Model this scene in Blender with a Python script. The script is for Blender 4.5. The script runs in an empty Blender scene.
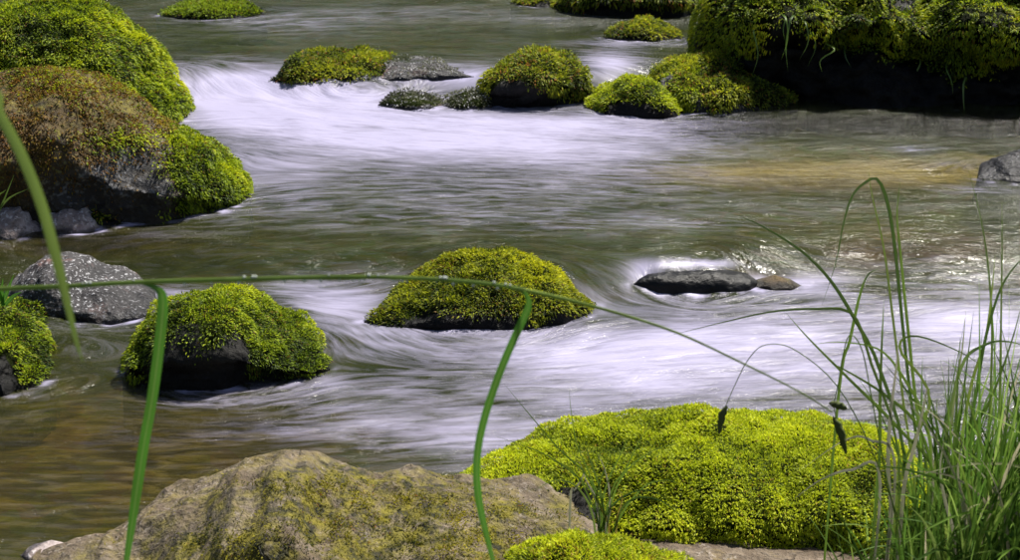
import bpy, math, random
import numpy as np
from mathutils import Vector

# ------------------------------------------------------------------ camera, world, sun, exposure
sc = bpy.context.scene
col = sc.collection
CAM_Z = 1.5
PITCH = math.radians(19.0)
FPX = 1401.0                      # focal length in photo pixels (photo is 1020 x 560)
cd = bpy.data.cameras.new('camera')
cam = bpy.data.objects.new('camera', cd)
col.objects.link(cam)
cam.location = (0, 0, CAM_Z)
cam.rotation_euler = (math.pi / 2 - PITCH, 0, 0)
cd.sensor_width = 36.0
cd.lens = FPX / 1020.0 * 36.0
cd.clip_start = 0.05
cd.clip_end = 800
cd.dof.use_dof = True
cd.dof.focus_distance = 4.0
cd.dof.aperture_fstop = 11.0
sc.camera = cam

SUN_EL, SUN_AZ = 58.0, 47.0       # azimuth measured from +Y (straight ahead) towards +X
w = bpy.data.worlds.new('World')
sc.world = w
w.use_nodes = True
wn = w.node_tree.nodes
sky = wn.new('ShaderNodeTexSky')
sky.sky_type = 'NISHITA'
sky.sun_disc = False
sky.sun_elevation = math.radians(SUN_EL)
sky.sun_rotation = math.radians(SUN_AZ)
sky.dust_density = 2.0
sky.ozone_density = 1.0
wn['Background'].inputs['Strength'].default_value = 0.05
w.node_tree.links.new(sky.outputs[0], wn['Background'].inputs['Color'])

sl = bpy.data.lights.new('sun', 'SUN')
sl.energy = 4.6
sl.angle = math.radians(4.0)
sl.color = (1.0, 0.95, 0.86)
sun = bpy.data.objects.new('sun', sl)
col.objects.link(sun)
el, az = math.radians(SUN_EL), math.radians(SUN_AZ)
to_sun = Vector((math.sin(az) * math.cos(el), math.cos(az) * math.cos(el), math.sin(el)))
sun.rotation_euler = to_sun.to_track_quat('Z', 'Y').to_euler()
sun.location = (6, 12, 14)

sc.view_settings.view_transform = 'Standard'
sc.view_settings.look = 'None'
sc.view_settings.exposure = 1.05
sc.view_settings.gamma = 1.0
sc.render.engine = 'CYCLES'
sc.cycles.use_denoising = True
sc.cycles.max_bounces = 6
sc.cycles.transparent_max_bounces = 12
sc.cycles.sample_clamp_indirect = 4.0
sc.cycles.sample_clamp_direct = 8.0
sc.cycles.caustics_reflective = False
sc.cycles.caustics_refractive = False

rng = np.random.default_rng(7)
random.seed(7)

# ------------------------------------------------------------------ numpy noise
_perm = np.random.default_rng(3).permutation(256)
_perm = np.concatenate([_perm, _perm, _perm])
_g = np.random.default_rng(5).normal(size=(256, 3))
_g /= np.linalg.norm(_g, axis=1)[:, None]


def perlin(p):
    p = np.asarray(p, float)
    i = np.floor(p).astype(int)
    f = p - i
    u = f * f * f * (f * (f * 6 - 15) + 10)
    i &= 255
    out = 0
    for dx in (0, 1):
        wx = u[..., 0] if dx else 1 - u[..., 0]
        for dy in (0, 1):
            wy = u[..., 1] if dy else 1 - u[..., 1]
            for dz in (0, 1):
                wz = u[..., 2] if dz else 1 - u[..., 2]
                h = _perm[_perm[_perm[(i[..., 0] + dx) & 255] + ((i[..., 1] + dy) & 255)] + ((i[..., 2] + dz) & 255)]
                g = _g[h]
                d = g[..., 0] * (f[..., 0] - dx) + g[..., 1] * (f[..., 1] - dy) + g[..., 2] * (f[..., 2] - dz)
                out = out + wx * wy * wz * d
    return out * 1.4


def fbm(p, octv=4, gain=0.5):
    a, s, out = 1.0, 1.0, 0
    for k in range(octv):
        out = out + a * perlin(np.asarray(p) * s + 17.3 * k)
        a *= gain
        s *= 2.03
    return out


def sstep(a, b, x):
    t = np.clip((np.asarray(x, float) - a) / (b - a), 0, 1)
    return t * t * (3 - 2 * t)


# ------------------------------------------------------------------ camera geometry helpers
FWD = np.array([0, math.cos(PITCH), -math.sin(PITCH)])
UPV = np.array([0, math.sin(PITCH), math.cos(PITCH)])
EYE = np.array([0, 0, CAM_Z])


def ray(px, py):
    px = np.asarray(px, float)
    py = np.asarray(py, float)
    x = (px - 510) / FPX
    y = (280 - py) / FPX
    return np.stack([x + 0 * y, FWD[1] + y * UPV[1] + 0 * x, FWD[2] + y * UPV[2] + 0 * x], -1)


def water_z(x, y):
    x = np.asarray(x, float)
    y = np.asarray(y, float)
    q = 0.10 * np.sin(x * 2.3 + 1) + 0.06 * np.sin(x * 5.1)
    z = 0.075 * sstep(4.26, 4.54, y + q)
    z = z + 0.10 * sstep(6.95, 7.38, y + 1.5 * q - 0.12 * x)
    return z


def ground(px, py):
    d = ray(px, py)
    z = 0.0 * d[..., 0]
    for _ in range(8):
        t = (z - CAM_Z) / d[..., 2]
        P = EYE + d * t[..., None]
        z = 0.5 * z + 0.5 * water_z(P[..., 0], P[..., 1])
    return P


def at_y(px, py, Y):
    d = ray(px, py)
    t = np.asarray(Y, float) / d[..., 1]
    return EYE + d * t[..., None]


def project(P):
    q = np.asarray(P) - EYE
    dep = q @ FWD
    return 510 + FPX * q[..., 0] / dep, 280 - FPX * (q @ UPV) / dep, dep


def poly(pts, x):
    pts = np.array(pts, float)
    return np.interp(x, pts[:, 0], pts[:, 1])


# ------------------------------------------------------------------ object helpers
def tag(o, label=None, cat=None, group=None, kind=None):
    if label:
        o['label'] = label
    if cat:
        o['category'] = cat
    if group:
        o['group'] = group
    if kind:
        o['kind'] = kind
    return o


def empty(name, loc):
    o = bpy.data.objects.new(name, None)
    o.empty_display_size = 0.1
    o.location = loc
    col.objects.link(o)
    return o


def link(name, me, mat, parent=None):
    o = bpy.data.objects.new(name, me)
    if mat:
        me.materials.append(mat)
    col.objects.link(o)
    if parent is not None:
        o.parent = parent
    return o


def raw_mesh(name, V, loops, starts, totals, smooth=True):
    me = bpy.data.meshes.new(name)
    me.vertices.add(len(V))
    me.vertices.foreach_set('co', np.asarray(V, np.float32).ravel())
    me.loops.add(len(loops))
    me.loops.foreach_set('vertex_index', np.asarray(loops, np.int32))
    me.polygons.add(len(starts))
    me.polygons.foreach_set('loop_start', np.asarray(starts, np.int32))
    me.polygons.foreach_set('loop_total', np.asarray(totals, np.int32))
    me.polygons.foreach_set('use_smooth', np.full(len(starts), smooth, bool))
    me.update()
    me.validate()
    return me


def grid_mesh(name, G, attrs=None, flip=False):
    n, m = G.shape[:2]
    idx = np.arange(n * m).reshape(n, m)
    a, b, c, d = idx[:-1, :-1], idx[1:, :-1], idx[1:, 1:], idx[:-1, 1:]
    q = np.stack([a, d, c, b] if flip else [a, b, c, d], -1).reshape(-1, 4)
    k = len(q)
    me = raw_mesh(name, G.reshape(-1, 3), q.ravel(), np.arange(k) * 4, np.full(k, 4))
    for nm, val in (attrs or {}).items():
        at = me.attributes.new(nm, 'FLOAT', 'POINT')
        at.data.foreach_set('value', np.asarray(val, np.float32).ravel())
    return me


def grid_normals(G):
    du = np.gradient(G, axis=0)
    dv = np.gradient(G, axis=1)
    n = np.cross(du, dv)
    n /= np.maximum(np.linalg.norm(n, axis=-1, keepdims=True), 1e-9)
    return n


# ------------------------------------------------------------------ materials
def new_mat(name):
    m = bpy.data.materials.new(name)
    m.use_nodes = True
    nt = m.node_tree
    for n in list(nt.nodes):
        nt.nodes.remove(n)
    out = nt.nodes.new('ShaderNodeOutputMaterial')
    return m, nt, out


class NB:
    """tiny node builder"""
    def __init__(self, nt):
        self.nt = nt

    def n(self, t, **kw):
        nd = self.nt.nodes.new(t)
        for k, v in kw.items():
            setattr(nd, k, v)
        return nd

    def set(self, sock, v):
        if isinstance(v, bpy.types.NodeSocket):
            self.nt.links.new(v, sock)
        else:
            if isinstance(v, (tuple, list)) and len(v) == 3 and sock.type == 'RGBA':
                v = (*v, 1)
            sock.default_value = v

    def noise(self, vec, scale, detail=4, rough=0.55, dist=0.0):
        nd = self.n('ShaderNodeTexNoise')
        self.set(nd.inputs['Vector'], vec)
        nd.inputs['Scale'].default_value = scale
        nd.inputs['Detail'].default_value = detail
        nd.inputs['Roughness'].default_value = rough
        nd.inputs['Distortion'].default_value = dist
        return nd.outputs['Fac']

    def mapr(self, v, a, b, c=0.0, d=1.0):
        nd = self.n('ShaderNodeMapRange')
        nd.interpolation_type = 'SMOOTHSTEP'
        self.set(nd.inputs[0], v)
        for i, q in enumerate((a, b, c, d)):
            nd.inputs[i + 1].default_value = q
        return nd.outputs[0]

    def mix(self, f, a, b, mode='MIX'):
        nd = self.n('ShaderNodeMix', data_type='RGBA', blend_type=mode)
        self.set(nd.inputs[0], f)
        self.set(nd.inputs[6], a)
        self.set(nd.inputs[7], b)
        return nd.outputs[2]

    def math(self, op, a, b=0.0, clamp=False):
        nd = self.n('ShaderNodeMath', operation=op, use_clamp=clamp)
        self.set(nd.inputs[0], a)
        self.set(nd.inputs[1], b)
        return nd.outputs[0]

    def attr(self, name):
        return self.n('ShaderNodeAttribute', attribute_name=name)

    def scaled(self, sx, sy, sz, rot=0.0):
        tc = self.n('ShaderNodeTexCoord')
        mp = self.n('ShaderNodeMapping')
        mp.inputs['Scale'].default_value = (sx, sy, sz)
        mp.inputs['Rotation'].default_value = (0, 0, rot)
        self.nt.links.new(tc.outputs['Object'], mp.inputs['Vector'])
        return mp.outputs[0]

    def bump(self, h, strength, dist, normal=None):
        nd = self.n('ShaderNodeBump')
        self.set(nd.inputs['Height'], h)
        nd.inputs['Strength'].default_value = strength
        nd.inputs['Distance'].default_value = dist
        if normal is not None:
            self.set(nd.inputs['Normal'], normal)
        return nd.outputs[0]


def rock_material(name, c1, c2, speck, speck_amt, speck_scale, rough=0.75, patch=None, bump=0.6, crack=0.0, spec=0.35):
    """stone: two-tone body, mineral speckles; attribute 'moss' gives the dark mat under the moss"""
    m, nt, out = new_mat(name)
    b = NB(nt)
    v = b.scaled(1, 1, 1)
    n1 = b.noise(v, 7, 6, 0.6, 0.4)
    body = b.mix(b.mapr(n1, 0.35, 0.65), c1, c2)
    n2 = b.noise(v, 26, 5, 0.65, 0.8)
    body = b.mix(b.mapr(n2, 0.45, 0.75, 0, 0.55), body, tuple(x * 0.35 for x in c1))
    if patch:
        n4 = b.noise(v, patch[1], 7, 0.68, 0.7)
        body = b.mix(b.mapr(n4, patch[2], patch[3]), body, patch[0])
    sp = b.noise(v, speck_scale, 2, 0.5)
    pm = b.mapr(b.noise(v, 9, 4, 0.6, 0.5), 0.36, 0.6, 0.12, 1.0)
    body = b.mix(b.math('MULTIPLY', b.mapr(sp, 0.56, 0.66, 0, speck_amt), pm), body, speck)
    sp2 = b.noise(v, speck_scale * 0.8, 2, 0.5, 0.5)
    body = b.mix(b.mapr(sp2, 0.55, 0.68, 0, min(1, speck_amt * 0.9)), body, tuple(x * 0.2 for x in c2))
    ba = b.math('MULTIPLY', b.attr('bare').outputs['Fac'], b.mapr(n2, 0.2, 0.5))
    body = b.mix(ba, body, b.mix(b.mapr(sp, 0.5, 0.66), (0.035, 0.035, 0.038), (0.17, 0.17, 0.18)))
    if crack:
        vo = b.n('ShaderNodeTexVoronoi', feature='DISTANCE_TO_EDGE')
        wv = b.n('ShaderNodeVectorMath', operation='ADD')
        nn = b.n('ShaderNodeTexNoise')
        b.set(nn.inputs['Vector'], v)
        nn.inputs['Scale'].default_value = 6
        nn.inputs['Detail'].default_value = 5
        sc_ = b.n('ShaderNodeVectorMath', operation='SCALE')
        b.set(sc_.inputs[0], nn.outputs['Color'])
        sc_.inputs['Scale'].default_value = 0.25
        b.set(wv.inputs[0], v)
        b.set(wv.inputs[1], sc_.outputs[0])
        b.set(vo.inputs['Vector'], wv.outputs[0])
        vo.inputs['Scale'].default_value = crack
        ck = b.mapr(vo.outputs['Distance'], 0.0, 0.02, 1, 0)
        ck = b.math('MULTIPLY', ck, b.mapr(b.noise(v, 5, 3), 0.5, 0.62))
        body = b.mix(b.math('MULTIPLY', ck, 0.55), body, (0.05, 0.04, 0.025))
    mo = b.attr('moss').outputs['Fac']
    mn = b.noise(v, 60, 3, 0.6)
    body = b.mix(b.mapr(b.math('ADD', mo, b.math('MULTIPLY', b.math('SUBTRACT', mn, 0.5), 0.6)), 0.35, 0.6), body, (0.014, 0.020, 0.003))
    stn = b.math('MULTIPLY', b.attr('stain').outputs['Fac'], b.mapr(b.noise(v, 18, 6, 0.7, 0.6), 0.32, 0.55))
    body = b.mix(stn, body, b.mix(b.mapr(b.noise(v, 34, 4, 0.6), 0.35, 0.65), (0.014, 0.015, 0.003), (0.17, 0.145, 0.009)))
    wet = b.attr('wet').outputs['Fac']
    body = b.mix(wet, body, b.mix(1.0, body, (0.22, 0.22, 0.25), 'MULTIPLY'))
    p = b.n('ShaderNodeBsdfPrincipled')
    b.set(p.inputs['Base Color'], body)
    b.set(p.inputs['Roughness'], b.mapr(wet, 0, 1, rough, 0.42))
    b.set(p.inputs['Specular IOR Level'], b.mapr(mo, 0.2, 0.5, spec, 0.03))
    h = b.math('ADD', b.math('MULTIPLY', b.noise(v, 22, 8, 0.68, 0.5), 1.0), b.math('MULTIPLY', sp, 0.35))
    if crack:
        h = b.math('SUBTRACT', h, b.math('MULTIPLY', ck, 0.6))
    b.set(p.inputs['Normal'], b.bump(h, bump, 0.03))
    nt.links.new(p.outputs[0], out.inputs[0])
    return m


def leaf_material(name, transl=0.35, rough=0.6, objrand=None, spec=0.25):
    """thin leaf: colour from the point attribute 'tint' or (objrand) a per-object random ramp"""
    m, nt, out = new_mat(name)
    b = NB(nt)
    if objrand:
        oi = b.n('ShaderNodeObjectInfo')
        rp = b.n('ShaderNodeValToRGB')
        while len(rp.color_ramp.elements) < len(objrand):
            rp.color_ramp.elements.new(0.5)
        for i, (pos, c) in enumerate(objrand):
            rp.color_ramp.elements[i].position = pos
            rp.color_ramp.elements[i].color = (*c, 1)
        nt.links.new(oi.outputs['Random'], rp.inputs[0])
        v = b.scaled(30, 30, 6)
        c = b.mix(b.mapr(b.noise(v, 1, 3), 0.3, 0.75, 0, 0.45), rp.outputs[0], (0.05, 0.08, 0.015))
        ra = b.attr('rib').outputs['Fac']
        c = b.mix(b.mapr(ra, 0.8, 0.98, 0, 0.45), c, (0.30, 0.40, 0.12))
        c = b.mix(b.math('MULTIPLY', b.math('PINGPONG', b.math('MULTIPLY', ra, 5.0), 0.5), 0.5), c, (0.04, 0.09, 0.015))
        blem = b.noise(b.scaled(1, 1, 1), 45, 4, 0.7)
        c = b.mix(b.mapr(blem, 0.66, 0.74, 0, 0.6), c, (0.22, 0.17, 0.04))
    else:
        c = b.attr('tint').outputs['Color']
    p = b.n('ShaderNodeBsdfPrincipled')
    b.set(p.inputs['Base Color'], c)
    p.inputs['Roughness'].default_value = rough
    p.inputs['Specular IOR Level'].default_value = spec
    t = b.n('ShaderNodeBsdfTranslucent')
    b.set(t.inputs['Color'], c)
    mx = b.n('ShaderNodeMixShader')
    mx.inputs[0].default_value = transl
    nt.links.new(p.outputs[0], mx.inputs[1])
    nt.links.new(t.outputs[0], mx.inputs[2])
    nt.links.new(mx.outputs[0], out.inputs[0])
    return m


M_moss = leaf_material('moss_leaf', 0.45, 0.6)
M_blade = leaf_material('grass_blade', 0.42, 0.4, [(0.0, (0.12, 0.22, 0.025)), (0.3, (0.20, 0.32, 0.04)), (0.55, (0.05, 0.11, 0.018)),
                                                   (0.8, (0.28, 0.37, 0.06)), (0.94, (0.22, 0.32, 0.09)), (1.0, (0.50, 0.44, 0.30))], 0.45)
M_culm = leaf_material('grass_stem', 0.4, 0.4, [(0.0, (0.24, 0.34, 0.07)), (1.0, (0.28, 0.38, 0.09))], 0.4)
M_bright = leaf_material('broad_leaf', 0.45, 0.4, [(0.0, (0.07, 0.24, 0.02)), (1.0, (0.09, 0.27, 0.03))], 0.4)
M_seed = leaf_material('seed_head', 0.1, 0.8, [(0.0, (0.07, 0.09, 0.03)), (1.0, (0.09, 0.10, 0.035))], 0.2)
M_straw = leaf_material('dry_blade', 0.3, 0.6, [(0.0, (0.46, 0.42, 0.30)), (1.0, (0.55, 0.50, 0.40))], 0.3)
M_gold = leaf_material('yellowed_blade', 0.3, 0.6, [(0.0, (0.42, 0.28, 0.05)), (1.0, (0.48, 0.34, 0.08))], 0.3)

R_dark = rock_material('shade_dark_wet_stone', (0.014, 0.0135, 0.013), (0.028, 0.027, 0.025), (0.12, 0.12, 0.12), 0.2, 60, spec=0.12)  # wet stone, near black: shade of fronts and undersides is put into the colour
R_black = rock_material('black_wet_stone', (0.010, 0.011, 0.012), (0.020, 0.021, 0.022), (0.08, 0.08, 0.09), 0.3, 40, rough=0.4, bump=0.35, spec=0.2)
R_grey = rock_material('speckled_grey_stone', (0.026, 0.025, 0.027), (0.052, 0.048, 0.05), (0.38, 0.38, 0.40), 1.0, 100, patch=((0.16, 0.09, 0.08), 6, 0.55, 0.7))
R_pale = rock_material('pinkish_grey_stone', (0.24, 0.19, 0.18), (0.42, 0.36, 0.35), (0.66, 0.62, 0.62), 0.8, 80, patch=((0.12, 0.13, 0.03), 9, 0.55, 0.66))
R_brown = rock_material('lichen_brown_stone', (0.060, 0.036, 0.014), (0.105, 0.068, 0.02), (0.24, 0.21, 0.03), 0.65, 55, patch=((0.05, 0.05, 0.05), 4, 0.62, 0.72), bump=0.8)
R_tan = rock_material('tan_stone', (0.105, 0.074, 0.048), (0.20, 0.158, 0.116), (0.38, 0.33, 0.29), 0.5, 90, patch=((0.20, 0.15, 0.06), 11, 0.54, 0.66), bump=0.8, crack=5.5)


# ------------------------------------------------------------------ the setting: stream bed, water
def axis(parts):
    out = [parts[0][0]]
    for a, bnd, st in parts:
        k = max(1, int(round((bnd - a) / st)))
        out += list(a + (bnd - a) * (np.arange(k) + 1) / k)
    return np.array(out)


def bed_z(x, y):
    P = np.stack([x * 1.3, y * 1.3, 0 * x], -1)
    z = water_z(x, y) - 0.17 + 0.07 * fbm(P, 4)
    bank = sstep(2.45, 1.7, y + 0.05 * np.sin(x * 3) - 0.45 * sstep(0.5, 0.95, x))
    z = z + bank * (0.40 + 0.03 * fbm(P * 3, 3)) + 0.35 * sstep(2.0, 0.5, y)
    side = sstep(5.5, 9, np.abs(x)) + sstep(24, 34, y)
    return z + side * 1.2 + 0.8 * sstep(9, 40, np.abs(x)) + 1.5 * sstep(34, 90, y)


xs = axis([(-300, -40, 40), (-40, -8, 2), (-8, -4, 0.2), (-4, 4, 0.045), (4, 8, 0.2), (8, 40, 2), (40, 300, 40)])
ys = axis([(-60, -4, 6), (-4, 1, 0.25), (1, 4, 0.03), (4, 12, 0.06), (12, 40, 0.5), (40, 400, 40)])
X, Y = np.meshgrid(xs, ys, indexing='ij')
Z = bed_z(X, Y)
px, py, dep = project(np.stack([X, Y, Z], -1))
wet_a = sstep(0.03, -0.05, Z - water_z(X, Y))


def gsum(px, py, spec):
    o = 0 * px
    for cx, cy, sx, sy, a in spec:
        o = o + a * np.exp(-0.5 * (((px - cx) / sx) ** 2 + ((py - cy) / sy) ** 2))
    return o


ok = dep > 0.5
SAND = [(790, 176, 130, 12, 1.0), (880, 124, 190, 9, 1.0), (1000, 150, 60, 20, .4), (900, 175, 60, 9, .6), (690, 135, 60, 8, .5)]
sand = np.where(ok, gsum(px, py, SAND), 0)
RUST = [(860, 255, 30, 14, 1), (960, 248, 40, 14, 1), (770, 280, 40, 8, .8), (80, 240, 90, 18, .8), (60, 440, 70, 14, .7), (250, 425, 60, 10, .6), (880, 104, 60, 4, 1), (680, 20, 60, 10, .7), (460, 355, 60, 14, .5)]
rust = np.where(ok, gsum(px, py, RUST), 0)
bed_me = grid_mesh('stream_bed', np.stack([X, Y, Z], -1), {'wet': wet_a, 'sand': np.clip(sand, 0, 1), 'rust': np.clip(rust, 0, 1)})
m, nt, out = new_mat('stream_bed_gravel')
b = NB(nt)
v = b.scaled(1, 1, 1)
vo = b.n('ShaderNodeTexVoronoi')
b.set(vo.inputs['Vector'], v)
vo.inputs['Scale'].default_value = 16
cobble = b.mix(0.55, b.mix(b.mapr(b.noise(v, 3, 4), 0.35, 0.65), (0.07, 0.075, 0.022), (0.13, 0.085, 0.035)), vo.outputs['Color'], 'SOFT_LIGHT')
c = b.mix(b.attr('sand').outputs['Fac'], cobble, (0.52, 0.40, 0.27))
c = b.mix(b.math('MULTIPLY', b.attr('rust').outputs['Fac'], 0.85), c, (0.24, 0.105, 0.035))
dry = b.mix(b.mapr(b.noise(v, 9, 5), 0.4, 0.6), (0.035, 0.05, 0.012), (0.07, 0.055, 0.03))
c = b.mix(b.attr('wet').outputs['Fac'], dry, c)
p = b.n('ShaderNodeBsdfPrincipled')
b.set(p.inputs['Base Color'], c)
p.inputs['Roughness'].default_value = 0.8
b.set(p.inputs['Normal'], b.bump(b.math('ADD', vo.outputs['Distance'], b.noise(v, 30, 5)), 0.5, 0.03))
nt.links.new(p.outputs[0], out.inputs[0])
tag(link('stream_bed', bed_me, m), kind='structure')

# water surface: two shallow drops, ripples drawn out across the current
xs = axis([(-60, -8, 1.5), (-8, -3.6, 0.1), (-3.6, 3.6, 0.018), (3.6, 8, 0.1), (8, 60, 1.5)])
ys = axis([(1.9, 5, 0.013), (5, 12, 0.022), (12, 20, 0.1), (20, 32, 0.6)])
X, Y = np.meshgrid(xs, ys, indexing='ij')
Z = water_z(X, Y)
OBST = []                                   # streak pattern bends round the stones like a current does
for (ox, oy, orr) in ((480, 322, .30), (230, 375, .27), (85, 312, .20), (700, 285, .17), (110, 185, .50), (70, 110, .55), (365, 78, .32), (535, 98, .30), (635, 108, .26), (720, 100, .38), (435, 104, .2), (645, 38, .3),
                     (1020, 178, .22), (210, 14, .4), (10, 380, .28), (880, 60, 1.0)):
    gp = ground(np.array(float(ox)), np.array(float(oy)))
    OBST.append((gp[0], gp[1] + orr * 0.35, orr))
FX, FY = X + 0.10 * Y, Y.copy()
for ox, oy, orr in OBST:
    d2 = np.maximum((X - ox) ** 2 + (Y - oy) ** 2, 0.6 * orr ** 2)
    FX = FX + (X - ox) * orr ** 2 / d2 * 0.9
    FY = FY - (Y - oy) * orr ** 2 / d2 * 0.9
KX, KY = ground(np.array(690.0), np.array(279.0))[:2]
wob = 0.25 * fbm(np.stack([X * .8, Y * .8, 0 * X], -1), 2)
fl = sstep(4.2, 4.6, Y)
rough_f = 0.55 + 0.8 * np.exp(-((Y - 4.2) / .5) ** 2) + 0.7 * np.exp(-((Y - 7.0) / .6) ** 2)
KD = np.where(Y < KY, (Y - KY) / 0.022, (Y - KY) / 0.09)
Z = Z + 0.034 * np.exp(-0.5 * (((X - KX) / 0.12) ** 4 + KD ** 2))
rip = 0.013 * perlin(np.stack([FX * 1.6 + wob, (FY + wob) * 5.0, 0 * X], -1))
rip += 0.009 * perlin(np.stack([FX * 3.5 + 3, (FY + wob) * 12.0, 0 * X + 2], -1))
rip += 0.004 * perlin(np.stack([FX * 8 + 9, (FY + wob) * 26.0, 0 * X + 5], -1))
near_f = sstep(5.5, 3.0, Y)
Z = Z + rip * rough_f * (1 - 0.35 * near_f)
px, py, dep = project(np.stack([X, Y, Z], -1))
FOAM = [
    # drop behind the left boulders and the wide run below it
    (215, 82, 40, 12, .75), (290, 75, 50, 9, .45), (250, 105, 70, 20, 1.0), (350, 128, 110, 22, 1.0), (480, 140, 110, 18, .85), (600, 150, 90, 22, .55),
    (430, 185, 190, 22, .45), (250, 170, 60, 22, .5), (330, 100, 60, 10, .7), (440, 75, 40, 10, .75), (480, 78, 22, 10, .5), (415, 100, 60, 8, .4),
    (612, 66, 22, 14, 1.0), (600, 58, 40, 5, .4), (560, 120, 90, 10, .7), (640, 135, 60, 12, .5), (450, 215, 240, 14, .25),
    # upstream streaks
    (290, 28, 60, 8, .35), (400, 14, 150, 8, .3), (560, 20, 60, 5, .2), (640, 43, 60, 2.5, .8), (220, 18, 60, 6, .25), (200, 62, 60, 5, .2),
    # second drop
    (165, 298, 28, 10, .8), (300, 292, 30, 10, .85), (345, 305, 35, 18, .9), (395, 275, 35, 8, .4), (365, 330, 50, 16, .65), (330, 400, 80, 20, .35),
    (470, 360, 130, 34, .7), (600, 345, 110, 40, .62), (720, 330, 110, 34, .72), (644, 272, 12, 7, .9), (695, 263, 34, 3, 1.0), (752, 283, 10, 6, .9),
    (810, 284, 30, 8, .95), (860, 330, 100, 36, .42), (980, 312, 60, 30, .5), (930, 370, 110, 36, .6), (700, 390, 150, 34, .55), (560, 420, 90, 30, .5),
    (440, 430, 100, 30, .5), (520, 450, 70, 26, .5), (610, 300, 36, 14, .35), (810, 420, 160, 40, .5), (1010, 420, 100, 80, .5),
    # small breaks and froth
    (210, 402, 50, 4, .75), (260, 390, 70, 4, .5), (100, 345, 45, 10, .35), (80, 325, 60, 6, .4), (330, 384, 16, 4, .5), (40, 385, 10, 10, .5), (240, 438, 90, 5, .3), (330, 425, 90, 4, .3),
    (915, 149, 24, 2.5, .6), (905, 205, 120, 4, .12), (960, 165, 30, 6, .3), (930, 270, 80, 10, .3), (980, 190, 40, 5, .35), (640, 225, 120, 8, .2), (120, 235, 70, 3, .25), (470, 330, 110, 4, .5),
]
ok = dep > 0.5
patchy = 0.85 + 0.55 * fbm(np.stack([X * 1.1 + 4, Y * 2.2, 0 * X + 8], -1), 3)
foam = gsum(px, py, FOAM) * np.where(py > 235, 0.66 * patchy, 0.88 * (0.4 + 0.6 * patchy))
foam = foam + gsum(px, py, [(685, 265, 34, 4, .55), (640, 275, 12, 7, .5), (240, 95, 60, 16, .25), (300, 82, 40, 8, .2), (612, 66, 20, 10, .2), (440, 78, 26, 6, .2), (345, 300, 30, 14, .3), (165, 297, 26, 8, .3), (805, 283, 26, 6, .4), (975, 315, 40, 20, .3)])
foam = np.where(ok, np.clip(foam, 0, 1.3), 0.2)
shallow = np.where(ok, np.clip(gsum(px, py, SAND) + 0.7 * gsum(px, py, RUST), 0, 1), 0)
silt = np.where(ok, np.clip(gsum(px, py, [(100, 470, 200, 70, .8), (250, 460, 120, 40, .4), (70, 242, 120, 16, .75), (20, 500, 120, 60, .2)]), 0, 1), 0)
wat_me = grid_mesh('water', np.stack([X, Y, Z], -1), {'foam': foam, 'silt': silt, 'shallow': shallow, 'flow_x': FX, 'flow_y': FY})
m, nt, out = new_mat('stream_water')
b = NB(nt)
def flowvec(sx, sy, off):
    cb = b.n('ShaderNodeCombineXYZ')
    b.set(cb.inputs[0], b.math('MULTIPLY', b.attr('flow_x').outputs['Fac'], sx))
    b.set(cb.inputs[1], b.math('MULTIPLY', b.attr('flow_y').outputs['Fac'], sy))
    cb.inputs[2].default_value = off
    return cb.outputs[0]


vs = flowvec(2.0, 8.0, 1.0)
vf = flowvec(6.0, 36.0, 5.0)
vm = flowvec(4.0, 15.0, 9.0)
s1 = b.noise(vs, 1.0, 4, 0.55, 1.2)
s2 = b.noise(vf, 1.0, 4, 0.6, 0.8)
s3 = b.noise(vm, 1.0, 5, 0.6, 1.5)
streak = b.math('ADD', b.math('MULTIPLY', b.math('SUBTRACT', s1, 0.5), 1.0), b.math('ADD', b.math('MULTIPLY', b.math('SUBTRACT', s2, 0.5), 1.7), b.math('MULTIPLY', b.math('SUBTRACT', s3, 0.5), 0.9)))
fo = b.attr('foam').outputs['Fac']
fac = b.math('MULTIPLY', b.math('ADD', b.math('MULTIPLY', b.math('POWER', fo, 1.6), 0.9), b.math('MULTIPLY', streak, b.mapr(fo, 0, .5, .14, .9))), 0.66, True)
fac = b.math('MINIMUM', fac, 0.9)
# clear part: bed seen through tinted water with some silt, plus surface reflection
tr = b.n('ShaderNodeBsdfTransparent')
tr.inputs[0].default_value = (0.66, 0.66, 0.44, 1)
murk = b.n('ShaderNodeBsdfDiffuse')
mc = b.mix(b.mapr(s1, 0.35, 0.65), (0.020, 0.027, 0.005), (0.038, 0.046, 0.009))
mc = b.mix(b.attr('silt').outputs['Fac'], mc, b.mix(b.mapr(s3, 0.4, 0.66), (0.026, 0.021, 0.005), (0.075, 0.056, 0.007)))
b.set(murk.inputs[0], mc)
body = b.n('ShaderNodeMixShader')
b.set(body.inputs[0], b.mapr(b.math('ADD', b.attr('shallow').outputs['Fac'], b.math('MULTIPLY', streak, 0.5)), 0.1, 0.9, 0.62, 0.12))
nt.links.new(tr.outputs[0], body.inputs[1])
nt.links.new(murk.outputs[0], body.inputs[2])
bn = b.bump(b.math('ADD', s3, b.math('MULTIPLY', s2, 0.5)), 0.9, 0.02)
gl = b.n('ShaderNodeBsdfGlossy')
gl.inputs['Roughness'].default_value = 0.12
b.set(gl.inputs['Normal'], bn)
fr = b.n('ShaderNodeFresnel')
fr.inputs['IOR'].default_value = 1.33
b.set(fr.inputs['Normal'], bn)
wsh = b.n('ShaderNodeMixShader')
b.set(wsh.inputs[0], fr.outputs[0])
nt.links.new(body.outputs[0], wsh.inputs[1])
nt.links.new(gl.outputs[0], wsh.inputs[2])
fd = b.n('ShaderNodeBsdfPrincipled')
fd.inputs['Base Color'].default_value = (0.34, 0.32, 0.465, 1)
fd.inputs['Roughness'].default_value = 0.45
b.set(fd.inputs['Normal'], b.bump(b.math('ADD', s1, b.math('MULTIPLY', s3, 0.6)), 0.35, 0.03))
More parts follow.
